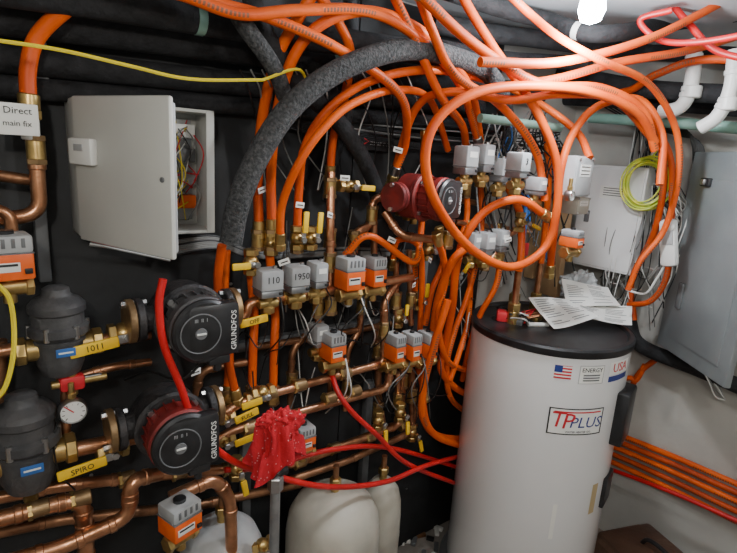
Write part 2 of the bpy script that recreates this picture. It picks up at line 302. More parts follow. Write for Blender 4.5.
# ------------------------------------------------------------------ ball valves with yellow levers
def ballvalve(u,v,d,ax,hd,L=.09,w=.02,txt=None,r=.018):
    p=S(u,v,d); ax=Vector(ax).normalized(); hd=Vector(hd).normalized(); b=MB()
    b.hexn(p-ax*.035,p-ax*.018,r*1.1,BRS); b.hexn(p+ax*.018,p+ax*.035,r*1.1,BRS); b.ball(p,r*1.15,BRS,sub=2)
    b.cyl(p,p+OUT*.032,.007,BRS); h=p+OUT*.036; b.hexn(h,h+OUT*.008,.009,STL)
    s=hd.cross(OUT); M=Matrix((hd,s,OUT)).transposed()
    b.box(h+hd*.012,(.035,w*.8,.003),STL,M,.001); b.box(h+hd*(.02+L*.5)+OUT*.006,(L,w,.008),YEL,M,.003)
    if txt:
        td=hd if hd.x>0 else -hd; b.text(txt,w*.75,h+hd*(.02+L*.5)+OUT*.0108,td,OUT.cross(td),INK)
    b.done('ball_valve')
ballvalve(124,333,.2,X,(-1,0,-.12),.1,.026,'1011',.024); ballvalve(112,448,.22,X,(-1,0,-.1),.1,.024,'SPIRO',.024)
ballvalve(226,322,.2,X,(.9,0,.1),.08,.022,'OFF'); ballvalve(222,418,.2,X,(.9,0,.2),.07,.022,'FULL'); ballvalve(222,440,.2,X,(.9,0,.1),.07,.02)
ballvalve(251,262,.2,Z,(-.9,0,.0),.05,.018)
for (u,v,d) in [(271,243,.15),(297,238,.17),(311,238,.17)]: ballvalve(u,v,d,Z,(.05,0,1),.06,.017)
ballvalve(348,186,.16,X,(1,0,-.05),.05,.017); ballvalve(402,205,.17,Z,(.05,0,1),.06,.017); ballvalve(428,250,.2,Z,(-.1,0,1),.055,.015)
ballvalve(418,300,.16,Z,(0,0,1),.05,.016); ballvalve(378,420,.2,Z,(.1,0,-1),.05,.016); ballvalve(400,412,.2,Z,(.1,0,-1),.05,.016); ballvalve(236,468,.2,Z,(.2,0,-1),.05,.018)
ballvalve(262,545,.3,X,(-1,0,-.3),.08,.018,'ON'); ballvalve(452,275,.25,Z,(.6,0,.8),.04,.014); ballvalve(520,222,.3,Z,(.9,0,-.3),.05,.014); ballvalve(398,318,.16,Z,(0,0,1),.04,.014); ballvalve(412,432,.16,Z,(.3,0,-1),.05,.016); ballvalve(262,392,.2,X,(-1,0,-.1),.06,.02)
# ------------------------------------------------------------------ zone valves
def zgray(u,v,d,w=.066,h=.075,t='110',nm='zone_valve',body=None):
    GM=body or GRY
    p=S(u,v,d); b=MB(); b.cyl(p-Z*(h/2+.045),p-Z*(h/2-.002),.014,BRS); b.hexn(p-Z*(h/2+.05),p-Z*(h/2+.03),.019,BRS)
    b.cyl(p-X*.028-Z*(h/2+.022),p+X*.028-Z*(h/2+.022),.014,BRS)
    b.box(p-Z*h*.38,(w*.96,.058,h*.25),ALU,bev=.004); b.box(p+Z*h*.1,(w,.062,h*.78),GM,bev=.007)
    b.box(p-Z*h*.22+OUT*.0005,(w+.001,.0625,.003),GRYD,bev=.001); b.box(p+X*w*.36-Z*h*.36+OUT*.03,(.012,.006,.008),BLK)
    b.cyl(p+X*(w*.3)+Z*h*.45,p+X*(w*.3)+Z*(h*.5+.006),.006,STL)
    if t: b.text(t,h*.34,p+OUT*.0318+Z*h*.14,X,Z,INK)
    else: b.box(p+OUT*.0315+Z*h*.2,(w*.6,.001,h*.2),PAPER,bev=0)
    b.done(nm)
zgray(268,282,.22,t='110'); zgray(296,278,.22,.06,t='1950'); zgray(317,274,.21,.042,t='')
zgray(466,160,.28,.058,.09,t=''); zgray(483,158,.28,.05,.09,t=''); zgray(518,165,.46,.046,.075,t='3'); zgray(485,243,.25,.05,.08,t=''); zgray(499,240,.25,.05,.08,t='')
zgray(318,334,.17,.045,.07,t=''); zgray(472,243,.22,.045,.08,t=''); zgray(500,170,.28,.045,.08,t=''); zgray(536,186,.4,.04,.06,t='')
def zorange(u,v,d,w=.062,h=.1,nm='actuator_valve',yaw=0):
    p=S(u,v,d); b=MB(); M=Euler((0,0,yaw)); rm=M.to_matrix()
    def q(x,y,z): return p+rm@Vector((x,-y,z))
    b.cyl(q(-.035,0,-h/2-.018),q(.035,0,-h/2-.018),.017,BRS); b.hexn(q(-.04,0,-h/2-.018),q(-.026,0,-h/2-.018),.021,BRS); b.hexn(q(.026,0,-h/2-.018),q(.04,0,-h/2-.018),.021,BRS); b.cyl(q(0,0,-h/2-.05),q(0,0,-h/2+.005),.012,BRS)
    b.box(q(0,0,-h*.2),(w,.07,h*.58),ORGP,M,.004); b.box(q(0,0,h*.27),(w*1.02,.066,h*.38),GRY,M,.006); b.box(q(0,0,h*.08),(w*1.03,.071,h*.03),GRYD,M,.001)
    b.box(q(-w*.1,.0355,-h*.2),(w*.6,.002,h*.2),WHT,M,.0005); b.box(q(-w*.1,.0368,-h*.15),(w*.5,.001,h*.05),INK,M,0)
    for k in range(4): b.box(q(-w*.3+k*w*.2,.0335,h*.3),(w*.08,.002,h*.2),GRYD,M,.0005)
    b.box(q(w*.36,.036,-h*.3),(w*.16,.006,h*.12),BLK,M,.001); b.cyl(q(0,.0,h*.45),q(0,0,h*.45+.008),w*.2,BLK)
    b.done(nm)
zorange(350,272,.24,.066,.1); zorange(374,270,.23,.05,.095); zorange(333,345,.22,.055,.09)
for u in (395,411,427): zorange(u,346-(u-395)*.08,.24,.042,.095)
zorange(6,255,.26,.08,.09,yaw=.1); zorange(180,515,.36,.075,.085,yaw=.3); zorange(303,435,.2,.055,.08); zorange(572,238,.5,.04,.06); zorange(415,202,.14,.03,.05)
# ------------------------------------------------------------------ circulator pumps
def pump(u,v,d,sc=1,red=False,tilt=0,vm=IRON,fl=BRZ):
    p=S(u,v,d); b=MB(); T=Matrix.Rotation(tilt,3,'Z'); a=(T@OUT).normalized(); xr=T@X
    P=lambda x,o,z:p+(xr*x+a*o+Z*z)*sc
    C=lambda o1,o2,r,m,s=32:b.lathe(P(0,o1,0),a,[((r-.006)*sc,0),(r*sc,.006*sc),(r*sc,(o2-o1-.006)*sc),((r-.006)*sc,(o2-o1)*sc)],m,s)
    b.cyl(P(-.11,-.13,0),P(.11,-.13,0),.03*sc,vm,24)
    for s in (-1,1):
        b.cyl(P(s*.095,-.13,0),P(s*.112,-.13,0),.05*sc,vm,24); b.cyl(P(s*.114,-.13,0),P(s*.13,-.13,0),.05*sc,fl,24)
        for z in (-1,1): b.hexn(P(s*.085,-.13,z*.04),P(s*.14,-.13,z*.04),.008*sc,STL)
    C(-.165,-.09,.078,vm); C(-.092,-.075,.084,vm)
    for k in range(4):
        an=math.pi/4+k*math.pi/2; b.hexn(P(math.cos(an)*.07,-.076,math.sin(an)*.07),P(math.cos(an)*.07,-.066,math.sin(an)*.07),.008*sc,STL)
    C(-.076,-.03,.066,PUMPRED if red else SLATE)
    for k in range(20):
        an=k*math.pi/10; rmx=Matrix((xr,-a,Z)).transposed()@Matrix.Rotation(-an,3,'Y')
        b.box(P(math.cos(an)*.067,-.053,math.sin(an)*.067),(.01*sc,.04*sc,.003*sc),PUMPRED if red else SLATE,rmx,0)
    C(-.032,0,.074,PUMPRED if red else SLATE,40); C(-.002,.018,.072,BLK,40); 
    M=Matrix((xr,-a,Z)).transposed()
    b.box(P(.018,.004,0),(.118*sc,.036*sc,.128*sc),BLK,M,.014*sc)
    b.torus(P(-.014,.022,0),a,.044*sc,.0016*sc,GRYD); b.cyl(P(-.014,.018,0),P(-.014,.0245,0),.013*sc,GRYD,20); b.box(P(-.014,.0255,0),(.02*sc,.003*sc,.004*sc),WHT,M,.0005)
    b.text('III  II  I',.011*sc,P(-.014,.0235,.03),xr,Z,GRY)
    b.text('GRUNDFOS',.0175*sc,P(.060,.0228,-.002),(T@Vector((.0,0,1))),-xr,WHT)
    b.box(P(.03,.0,-.072),(.05*sc,.03*sc,.02*sc),BLK,M,.004); b.cyl(P(.03,0,-.08),P(.03,0,-.1),.009*sc,BLK)
    b.done('circulator_pump')
pump(204,330,.36,1.02); pump(184,442,.38,1.02,True); pump(446,200,.36,.88,True,.25,PUMPRED,PUMPRED)
# ------------------------------------------------------------------ air separators
def airsep(u,v,d,s=1,lab=BLUE):
    p=S(u,v,d); b=MB(); b.cyl(p-X*.085*s,p+X*.085*s,.026*s,BRS,24)
    for k in (-1,1): b.cyl(p+X*k*.068*s,p+X*k*.09*s,.034*s,BRS,8)
    b.lathe(p-Z*.075*s,Z,[(.022*s,0),(.04*s,.01*s),(.05*s,.035*s),(.052*s,.09*s),(.056*s,.092*s),(.056*s,.098*s),(.052*s,.10*s),(.064*s,.112*s),(.064*s,.13*s),(.056*s,.135*s),(.055*s,.160*s),(.06*s,.165*s),(.06*s,.18*s),(.05*s,.192*s),(.034*s,.2*s),(.03*s,.205*s),(.028*s,.218*s),(.018*s,.224*s),(.0*s,.225*s)],SLATE,36)
    for k in range(6):
        an=k*math.pi/3; b.cyl(p+Vector((math.cos(an)*.06*s,math.sin(an)*.06*s,.03*s)),p+Vector((math.cos(an)*.06*s,math.sin(an)*.06*s,.062*s)),.006*s,STL,8)
    b.cyl(p-Z*.1*s,p-Z*.072*s,.014*s,BRS); b.box(p+OUT*.052*s+X*.005+Z*.0,(.04*s,.002,.02*s),lab,bev=.001); b.box(p+OUT*.0532*s+X*.005,(.03*s,.001,.004*s),WHT,bev=0)
    b.done('air_separator')
airsep(60,346,.2,.92); airsep(27,458,.22,1.04)
def gauge(u,v,d,r=.026):
    p=S(u,v,d); b=MB(); n=(OUT-Z*.05+X*0).normalized()
    b.lathe(p,n,[(r*.9,0),(r,.004),(r,.018),(r*.9,.022),(r*.86,.018),(0,.018)],STL,28); b.cyl(p+n*.018,p+n*.0192,r*.85,WHT,28)
    for k in range(9):
        an=math.radians(225-k*33); b.box(p+n*.0198+(X*math.cos(an)+Z*math.sin(an))*r*.68,(r*.18,.0006,r*.05),INK,Matrix.Rotation(-an,3,'Y'),0)
    b.box(p+n*.0205-(X*.3-Z*.3)*r,(r*.9,.0008,r*.08),INKR,Matrix.Rotation(math.radians(45),3,'Y'),0)
    b.cyl(p+n*.01+Z*r,p+n*.01+Z*(r+.035),.006,BRS); b.hexn(p+n*.01+Z*r,p+n*.01+Z*(r+.012),.009,BRS); b.done('pressure_gauge')
gauge(72,408,.24,.029); gauge(345,300,.2,.018); gauge(566,195,.55,.016)
b=MB(); p=S(72,382,.22); b.box(p,(.05,.03,.035),INKR,bev=.008); b.cyl(p-Z*.03,p+Z*.03,.011,BRS); b.box(p+X*.035+Z*.004,(.05,.012,.012),STL,bev=.003); b.cyl(p-X*.04,p+X*.07,.009,BRS);b.done('pressure_relief_valve')
# ------------------------------------------------------------------ control enclosure with open door
hx=S(77,165,.14).x; x1=S(214,170,.14).x; zt=S(77,97,.14).z; zb=S(80,238,.14).z
w=x1-hx; h=zt-zb; zc=(zt+zb)/2; cx=(hx+x1)/2; b=MB()
b.box((cx,-.026,zc),(w,.012,h),BOX); 
for s in (-1,1): b.box((cx+s*(w/2-.004),-.085,zc),(.008,.12,h),BOX,bev=.002); b.box((cx,-.085,zc+s*(h/2-.004)),(w,.12,.008),BOX,bev=.002)
b.box((cx,-.036,zc),(w*.86,.006,h*.86),GRY)
for i in range(4):
    b.box((x1-.05,-.05,zc+.1-.06*i),(.06,.03,.035),(WHT,GRYD,GRY,ORGP)[i],bev=.003)
    b.box((x1-.12,-.05,zc+.1-.06*i),(.05,.03,.04),(GRY,WHT,BLK,GRY)[i],bev=.003)
for i in range(40):
    a=Vector((x1-.025-.12*random.random(),-.055,zc+.13*random.uniform(-1,1))); c=Vector((x1-.025-.08*random.random(),-.055,zc+.13*random.uniform(-1,1)))
    b.hose([a,a.lerp(c,.4)+Vector((random.uniform(-.02,.02),-.04,0)),c],.0016,random.choice((WIREB,WIREG,WIREY,WHT,INKR)),6,6)
b.box((x1-.012,-.146,zc),(.02,.004,h*.98),BOX,bev=.002)
a=math.radians(68); dd=Vector((math.cos(a),-math.sin(a),0)); M=Matrix((dd,Vector((math.sin(a),math.cos(a),0)),Z)).transposed(); hp=Vector((hx,-.148,zc))
b.box(hp+dd*w*.5,(w,.012,h*1.01),BOX,M,.005); b.box(hp+dd*w*.5+M@Vector((0,.012,0)),(w*.93,.014,h*.94),GRY,M,.003)
b.cyl(hp+dd*w*.93+M@Vector((0,-.006,0)),hp+dd*w*.93+M@Vector((0,-.010,0)),.005,GRYD)
b.box(hp+dd*.045*1+M@Vector((0,-.014,.04)),(.08,.018,.055),WHT,M,.005); b.box(hp+dd*.045+M@Vector((0,-.024,.048)),(.03,.002,.014),GRY,M,.0005)
b.done('control_enclosure')
b=MB(); p=S(13,119,.2); b.box(p,(.085,.008,.06),PAPER,bev=.002); b.text('Direct',.018,p+OUT*.005+Z*.016+X*.008,X,Z,INK); b.text('main fix',.015,p+OUT*.005-Z*.008+X*.006,X,Z,INK); b.cyl(S(29,104,.15),S(31,140,.15),.017,WHT);b.done('pipe_label')
b=MB(); p=S(38,195,.05); b.box(p,(.025,.04,.4),GRYD); b.box(S(40,60,.05),(.025,.04,.12),GRYD); b.done('strut_channel')
b=MB()
for (u,v) in ((332,120),(420,300),(365,440),(245,480)):
    p=S(u,v,.035); b.box(p,(.03,.03,.5),GRYD,bev=.003)
b.box(S(330,330,.03),(.7,.03,.03),GRYD); b.done('strut_channel')
b=MB(); p=S(378,143,.06); b.box(p,(.13,.006,.05),BLK,bev=.001); b.text('ENPRO',.03,p+OUT*.004+X*.012,X,Z,WHT); b.text('>',.045,p+OUT*.004-X*.05,X,Z,INKR); b.done('maker_sign')
# ------------------------------------------------------------------ hand-written tags
b=MB()
for (u,v,d) in ((330,215,.2),(284,262,.24),(414,285,.2),(345,178,.18),(456,190,.2),(300,205,.18),(196,372,.24),(392,240,.22),(508,240,.3),(262,190,.15),(398,150,.2),(430,260,.26)):
    p=S(u,v,d); M=Euler((0,random.uniform(-.4,.4),random.uniform(-.5,.5))); b.box(p,(.03,.0015,.016),PAPER,M,.0005); b.box(p+OUT*.002,(.02,.0008,.003),INK,M,0)
b.done('paper_tags')
# ------------------------------------------------------------------ cables
b=MB()
def cab(pts,r,m): b.hose(pts,r,m,6,6)
for i in range(9):
    o=i*2.2; cab([S(165,240+o,.1),S(215,236+o*.7,.08),S(260,250+o*.5,.06),S(340,246+o*.6,.05),S(420,250+o*.4,.06)],.0028,random.choice((WIREB,WIREG,WIREG)))
for i in range(50):
    u=random.uniform(240,480); v=random.uniform(220,400); du=random.uniform(-40,60); cab([S(u,v,.1),S(u+du*.3,v+random.uniform(10,40),.2),S(u+du*.7,v+random.uniform(10,50),.15),S(u+du,v+random.uniform(-60,80),.06)],.002,random.choice((WIREB,WIREB,WIREB,WIREG,WHT)))
for i in range(16):
    v=128+i*1.6; cab([S(280,v-26,.05),S(360,v-8,.06),S(450,v+random.uniform(-5,5),.1),S(520,v+random.uniform(0,12),.15),S(560,v+random.uniform(-5,22),.3)],.0028,random.choice((WIREB,WIREG,WIREB)))
for i in range(16):
    u=240+i*11; cab([S(u,70,.26),S(u+10,95,.2),S(u+random.uniform(-5,30),140,.08),S(u+random.uniform(0,40),190,.05)],.0022,random.choice((WIREB,WHT,WIREG)))
for i in range(14):
    u=random.choice((268,296,317,350,374,333,395,411,427)); v=300 if u<380 and u!=333 else 360
    cab([S(u+8,v-14,.2),S(u+14,v+6,.27),S(u+random.uniform(-10,26),v+34,.26),S(u+random.uniform(-20,30),v+random.uniform(40,80),.1)],.0022,random.choice((WIREB,WIREG,WIREB,WIREB,WHT)))
cab([S(-20,38,.3),S(60,50,.3),S(130,66,.3),S(190,79,.3),S(262,80,.3)],.0038,WIREY); cab([S(262,80,.3),S(300,70,.28),S(310,100,.2)],.0038,WIREY)
cab([S(-8,280,.3),S(10,300,.3),S(14,345,.3),S(6,385,.3),S(-10,405,.3)],.005,WIREY)
cab([S(75,405,.2),S(55,430,.25),S(58,470,.25),S(75,490,.2)],.002,WIREB); cab([S(205,360,.33),S(180,380,.3),S(150,372,.2),S(125,380,.1)],.0035,WIREB)
for k in range(6): cab([S(100+k*6,225+k*5,.14),S(92,236+k*2,.16),S(104,242+k,.16),S(170,256+k,.1)],.0018,random.choice((INKR,WIREB,WHT,WIREG)))
b.done('cable_runs')
b=MB()
for i in range(70):
    u=random.uniform(600,690); v=random.uniform(235,290); cab([B(650+random.uniform(-12,12),random.uniform(95,200),.08),B(u+10,v-30,.1+random.random()*.06),B(u,v+10,.16),B(u+random.uniform(-25,25),v+random.uniform(15,60),.08)],.0022,random.choice((WIREB,WIREB,WIREB,WIREG,WIREG,WHT)))
for i in range(44):
    u=random.uniform(490,565); v=random.uniform(105,150); cab([S(u,v,.25),S(u+random.uniform(-15,15),v+30,.28),S(u+random.uniform(-20,20),v+60,.22),S(u+random.uniform(-15,25),v+random.uniform(80,150),.25)],.0028,BLUE if i%15==0 else random.choice((WIREB,WIREB,WIREB,WIREG)))
for i in range(9): cab([B(600+i*5,105,.1),B(640+i*4,125+i,.12),B(690+i*2,135+i*3,.14),B(690,240+i*8,.05),B(700,330,.06)],.003,WIREB)
for i in range(5): cab([B(668+i*3,330,.1),B(690+i*4,352+i*6,.14),B(715,380+i*4,.12),B(725,400,.1)],.0025,random.choice((WIREG,WHT)))
b.done('cable_tangle')
b=MB(); c=B(645,184,.2); n=(CAM-c); n.z=0
for i in range(10):
    rr=.085+random.uniform(-.018,.012); cc=c+Vector((random.uniform(-.01,.02),random.uniform(-.008,.008),random.uniform(-.01,.01))); x,y,_=basis(n+Vector((random.uniform(-.2,.2),random.uniform(-.2,.2),random.uniform(-.15,.15))))
    b.tube([cc+(x*math.cos(t*math.pi/16)*rr*.9+y*math.sin(t*math.pi/16)*rr*1.1) for t in range(33)],.0034,YGR,8)
b.hose([c+Z*.09,c+Z*.13+X*.05,B(655,150,.05)],.003,YGR,6); b.done('grounding_wire_coil')
b=MB(); c=B(669,243,.32); M=Matrix.Rotation(math.radians(-12),3,'X'); b.box(c,(.04,.058,.17),WHT,M,.019); b.box(c-X*.021+Z*.02,(.004,.035,.05),GRY,M,.003); b.ball(c-X*.02+Z*.06,.018,WHT,(.5,1,1),sub=2); b.hose([c-Z*.08,c-Z*.14+Y*.02,c-Z*.2+Y*.05,c-Z*.2+Y*.12,B(640,290,.03)],.004,WHT,8); b.hose([c+Z*.08,c+Z*.14+X*.08,B(672,190,.05)],.003,WIREG,8); b.done('telephone_handset')
# ------------------------------------------------------------------ back-wall boxes
def wbox(u0,v0,u1,v1,dep,m,name,extra=None):
    a=B(u0,v0,dep); c=B(u1,v1,dep); b=MB(); cy=(a.y+c.y)/2; cz=(a.z+c.z)/2; W=abs(a.y-c.y); H=abs(a.z-c.z)
    b.box((XB-dep/2-.002,cy,cz),(dep,W,H),m,bev=.006); b.box((XB-dep-.004,cy,cz),(.006,W*.94,H*.95),m,bev=.003); 
    if extra: extra(b,XB-dep-.007,cy,cz,W,H)
    return b.done(name)
def ex1(b,x,cy,cz,W,H):
    b.box((x-.003,cy+W*.3,cz),(.012,.02,.05),GRYD); b.box((x-.001,cy-W*.05,cz+H*.25),(.002,W*.4,H*.12),PAPER,bev=0)
    for k in range(4): b.box((x-.002,cy-W*.05,cz+H*(.29-k*.022)),(.001,W*.3,.003),INK,bev=0)
wbox(584,164,630,276,.16,WHTE,'electrical_cabinet',ex1)
def sbox(u,v,d,w,h,dp,m,name):
    p=S(u,v,d); b=MB(); b.box(p,(w,dp,h),m,bev=.005); b.box(p+OUT*dp/2,(w*.94,.006,h*.94),m,bev=.003)
    b.box(p+OUT*(dp/2+.0035)+Z*h*.15,(w*.6,.001,h*.3),PAPER,bev=0); 
    for k in range(3): b.box(p+OUT*(dp/2+.0042)+Z*h*(.24-k*.09),(w*.5,.001,h*.02),INK,bev=0)
    for sx in (-1,1):
        for sz in (-1,1): b.cyl(p+OUT*(dp/2+.002)+X*sx*w*.4+Z*sz*h*.42,p+OUT*(dp/2+.006)+X*sx*w*.4+Z*sz*h*.42,.004,STL,8)
    b.done(name)
sbox(574,176,.46,.1,.13,.07,GRY,'relay_box'); sbox(575,205,.42,.08,.06,.06,BEIGE,'junction_box')
b=MB(); b.box(B(556,240,.25),(.04,.1,.5),WOOD); b.box(B(536,235,.25),(.04,.05,.4),WOOD); b.done('wood_post')
hb=B(667,345,.12); ht=B(691,152,.12); yh=(hb.y+ht.y)/2; zc=(hb.z+ht.z)/2; H=ht.z-hb.z; W=.42; b=MB()
b.box((XB-.057,yh-W/2,zc),(.11,W,H),PANEL,bev=.006); a=math.radians(38); dd=Vector((-math.sin(a),-math.cos(a),0)); M=Matrix((dd,Vector((math.cos(a),-math.sin(a),0)),Z)).transposed(); hp=Vector((XB-.13,yh,zc))
b.box(hp+dd*W/2,(W,.022,H),PANEL,M,.005); b.box(hp+dd*W*.52+M@Vector((0,-.012,-.02)),(W*.72,.006,H*.8),PANEL,M,.004)
b.box(hp+dd*.12+M@Vector((0,-.02,H*.36)),(.05,.016,.03),BLK,M,.004); b.box(hp+dd*.12+M@Vector((0,-.03,H*.36)),(.02,.012,.02),STL,M,.003)
b.box(hp+dd*.10+M@Vector((0,-.018,-H*.2)),(.03,.012,.1),GRYD,M,.005)
for k in range(3): b.cyl(hp+Z*H*(.4-.4*k)-Z*.03,hp+Z*H*(.4-.4*k)+Z*.03,.008,STL)
b.done('electrical_panel')
b=MB(); b.pipe([B(660,112,.3),B(684,108,.3),B(694,76,.3),B(694,40,.3)],.024,WHT,.06); b.cyl(B(692,92,.3)-Z*.02,B(692,92,.3)+Z*.02,.030,WHT); b.done('pvc_drain_pipe')
b=MB(); b.pipe([B(700,128,.35),B(718,118,.35),B(732,90,.35),B(735,50,.35)],.022,WHT,.05); b.cyl(B(728,104,.35)-Z*.02,B(728,104,.35)+Z*.02,.028,WHT); b.done('pvc_drain_pipe')
b=MB(); b.pipe([B(590,118,.22),B(680,123,.22),B(780,132,.22)],.02,GRNP,.03,False); b.done('green_pipe')
b=MB(); b.pipe([S(480,118,.3),S(560,128,.34)],.014,GRNP); b.done('green_pipe')
# ------------------------------------------------------------------ water heater
TZ=1.13; tc=Zp(550,322,TZ); tx,ty=tc.x,tc.y; RT=.286; zb=.06
b=MB(); b.lathe((tx,ty,zb),Z,[(RT-.02,0),(RT-.005,.01),(RT,.03),(RT,TZ-zb-.03),(RT+.002,TZ-zb-.029)],WHTE,96)
b.lathe((tx,ty,TZ-.031),Z,[(RT+.004,0),(RT+.006,.004),(RT+.006,.023),(RT,.03),(RT-.012,.031),(RT-.02,.022),(.0,.02)],BLK,96)
b.lathe((tx,ty,0),Z,[(RT+.03,0),(RT+.03,.05),(RT+.02,.06),(0,.06)],GRYD,64)
th0=math.atan2(CAM.y-ty,CAM.x-tx)
def patch(a0,a1,z0,z1,m,off=.0012):
    n=10; base=len(b.v)
    for i in range(n+1):
        a=th0+math.radians(a0+(a1-a0)*i/n)
        for z in (z0,z1): b.v.append(Vector((tx+math.cos(a)*(RT+off),ty+math.sin(a)*(RT+off),z)))
    for i in range(n): b.face((base+2*i,base+2*i+2,base+2*i+3,base+2*i+1),m)
def ctext(t,size,adeg,z,m,off=.002,shear=0): b.text(t,size,None,None,None,m,fn=lambda c:Vector((tx+math.cos(th0+math.radians(adeg)+(c.x+shear*c.y)/RT)*(RT+off+c.z),ty+math.sin(th0+math.radians(adeg)+(c.x+shear*c.y)/RT)*(RT+off+c.z),z+c.y)),ext=.0003)
zs=.875
patch(8,46,zs-.046,zs+.046,PAPER); patch(7.5,46.5,zs+.044,zs+.048,INK,.0018); patch(7.5,46.5,zs-.048,zs-.044,INK,.0018); patch(7.5,8.5,zs-.048,zs+.048,INK,.0018); patch(45.5,46.5,zs-.048,zs+.048,INK,.0018)
ctext('T',.08,14,zs+.004,INKR,.002,.15); ctext('P',.08,21,zs+.0,INKR,.0026,.15); ctext('PLUS',.055,34,zs-.004,INKB,.002,.15); ctext('WATER HEATER CO.',.010,29,zs-.037,INK)
patch(11,44,zs+.032,zs+.037,INKR,.002); 
zt2=1.048
patch(7,18,zt2-.022,zt2+.024,INKR)
for k in range(4): patch(7,18,zt2-.016+k*.011,zt2-.011+k*.011,PAPER,.0016)
patch(7,12,zt2+.0,zt2+.024,INKB,.002)
patch(23,41,zt2-.036,zt2+.028,GRY,.0010); patch(23.5,40.5,zt2-.034,zt2+.026,PAPER,.0014); ctext('ENERGY',.02,32,zt2+.012,INK); 
for k in range(3): patch(26,38,zt2-.026+k*.009,zt2-.021+k*.009,GRYD,.002)
patch(46,68,zt2-.012,zt2+.034,PAPER); ctext('USA',.045,57,zt2+.011,INKR); patch(46,68,zt2-.036,zt2-.016,INKB)
patch(50,56,.5,.62,mat('label_tan',(.5,.38,.2),.6)); patch(20,23,.42,.56,PAPER)
for (z0,hh) in ((.86,.2),):
    a=th0+math.radians(74); o=Vector((math.cos(a),math.sin(a),0)); t=Vector((-o.y,o.x,0)); M=Matrix((t,o,Z)).transposed()
    b.box(Vector((tx,ty,z0))+o*(RT+.008),(.13,.05,hh),BLK,M,.01); b.box(Vector((tx,ty,z0-.3))+o*(RT+.0),(.1,.02,.12),BLK,M,.006)
for (ax_,ay,m) in ((-.12,.08,COP),(.1,.14,COP),(0,.17,BRS)):
    p=Vector((tx+ax_,ty+ay,TZ-.012)); b.cyl(p,p+Z*.05,.022,BRS); b.hexn(p+Z*.05,p+Z*.08,.024,BRS); b.cyl(p+Z*.08,p+Z*.2,.012,m)
b.done('water_heater')
b=MB(); p1=Vector((tx-.12,ty+.08,TZ+.19)); b.hose([p1,p1+Z*.06,p1+Vector((.02,.04,.2)),p1+Vector((0,.1,.3))],.0135,ORG); b.done('orange_heating_pipe')
b=MB(); p1=Vector((tx+.1,ty+.14,TZ+.19)); b.hose([p1,p1+Z*.1,p1+Vector((-.02,.0,.3)),p1+Vector((-.05,.02,.5))],.0125,ORG); b.done('orange_heating_pipe')
b=MB(); p1=Vector((tx,ty+.17,TZ+.19)); b.hose([p1,p1+Z*.1,p1+Vector((.03,.02,.3))],.0115,BLUE); b.box(p1+Z*.06+OUT*.02,(.02,.02,.05),INKR,bev=.004); b.done('cold_feed_pipe')
# printed sheets: paragraphs of small text lines laid on the sheet surface
def paper(c,rz,w,h,tilt,seed):
    rnd=random.Random(seed); b=MB(); Rm=Euler((0,0,rz)).to_matrix()@Euler((tilt,0,0)).to_matrix(); c=Vector(c)
    def P(x,y,o=0): return c+Rm@Vector((x*w,y*h,.05*w*math.sin(3.2*x+2*y+seed)+.22*w*(x*.8-y*.5)**2*(1 if y<0 else .6)+o))
    n=16
    for i in range(n+1):
        for j in range(n+1): b.v.append(P(i/n-.5,j/n-.5))
    for i in range(n):
        for j in range(n): k=i*(n+1)+j; b.face((k,k+n+1,k+n+2,k+1),PAPER)
    for col in (-.42,.04):
        y=.42
        while y>-.42:
            if rnd.random()<.85:
                L=.38*rnd.uniform(.6,1); m=6
                for q in range(m):
                    x0=col+L*q/m; x1=col+L*(q+1)/m; k=len(b.v)
                    for (xx,yy) in ((x0,y),(x1,y),(x1,y-.02),(x0,y-.02)): b.v.append(P(xx,yy,.001))
                    b.face((k+3,k+2,k+1,k)[::-1],GRYD)
            y-=.07
    b.done('paper_sheet')
q=Zp(561,313,TZ+.03); paper((q.x,q.y,TZ+.035),math.radians(-14),.2,.17,.3,1)
q=Zp(603,313,TZ+.03); paper((q.x,q.y,TZ+.034),math.radians(-62),.2,.17,.22,4)
q=Zp(588,298,TZ+.06); paper((q.x,q.y,TZ+.07),math.radians(-40),.2,.14,.5,2)
b=MB()
def crump(p,a=.35,f=2.2,o=0): 
    q=p.copy(); k=1+a*noise.noise(p*f+Vector((o,0,0)))+a*.5*noise.noise(p*f*3); return q*k
q=Zp(580,282,TZ+.09); b.ball((q.x,q.y,TZ+.065),.07,FILM,(1.1,.9,.9),lambda p:crump(p,.5,3),4); b.done('plastic_bag')
b=MB(); q=Zp(518,318,TZ); b.box((q.x,q.y,TZ-.002),(.12,.05,.022),GRYD,Euler((0,0,.5)),.004); b.box((q.x+.06,q.y-.04,TZ),(.05,.03,.02),BRS,Euler((0,0,.2)),.004); b.cyl((q.x-.02,q.y-.06,TZ-.004),(q.x+.05,q.y-.1,TZ-.004),.008,WHT); b.box((q.x-.06,q.y+.03,TZ+.01),(.05,.04,.04),INKR,Euler((0,0,.7)),.008)
for i in range(14): b.hose([Vector((q.x+random.uniform(-.08,.08),q.y+random.uniform(-.08,.08),TZ-.005)),Vector((q.x+random.uniform(-.08,.08),q.y+random.uniform(-.08,.08),TZ+.03)),Vector((q.x+random.uniform(-.08,.1),q.y+random.uniform(-.08,.08),TZ-.005))],.003,random.choice((WIREB,INKR,WHT,COP)),6)
b.done('loose_fittings')
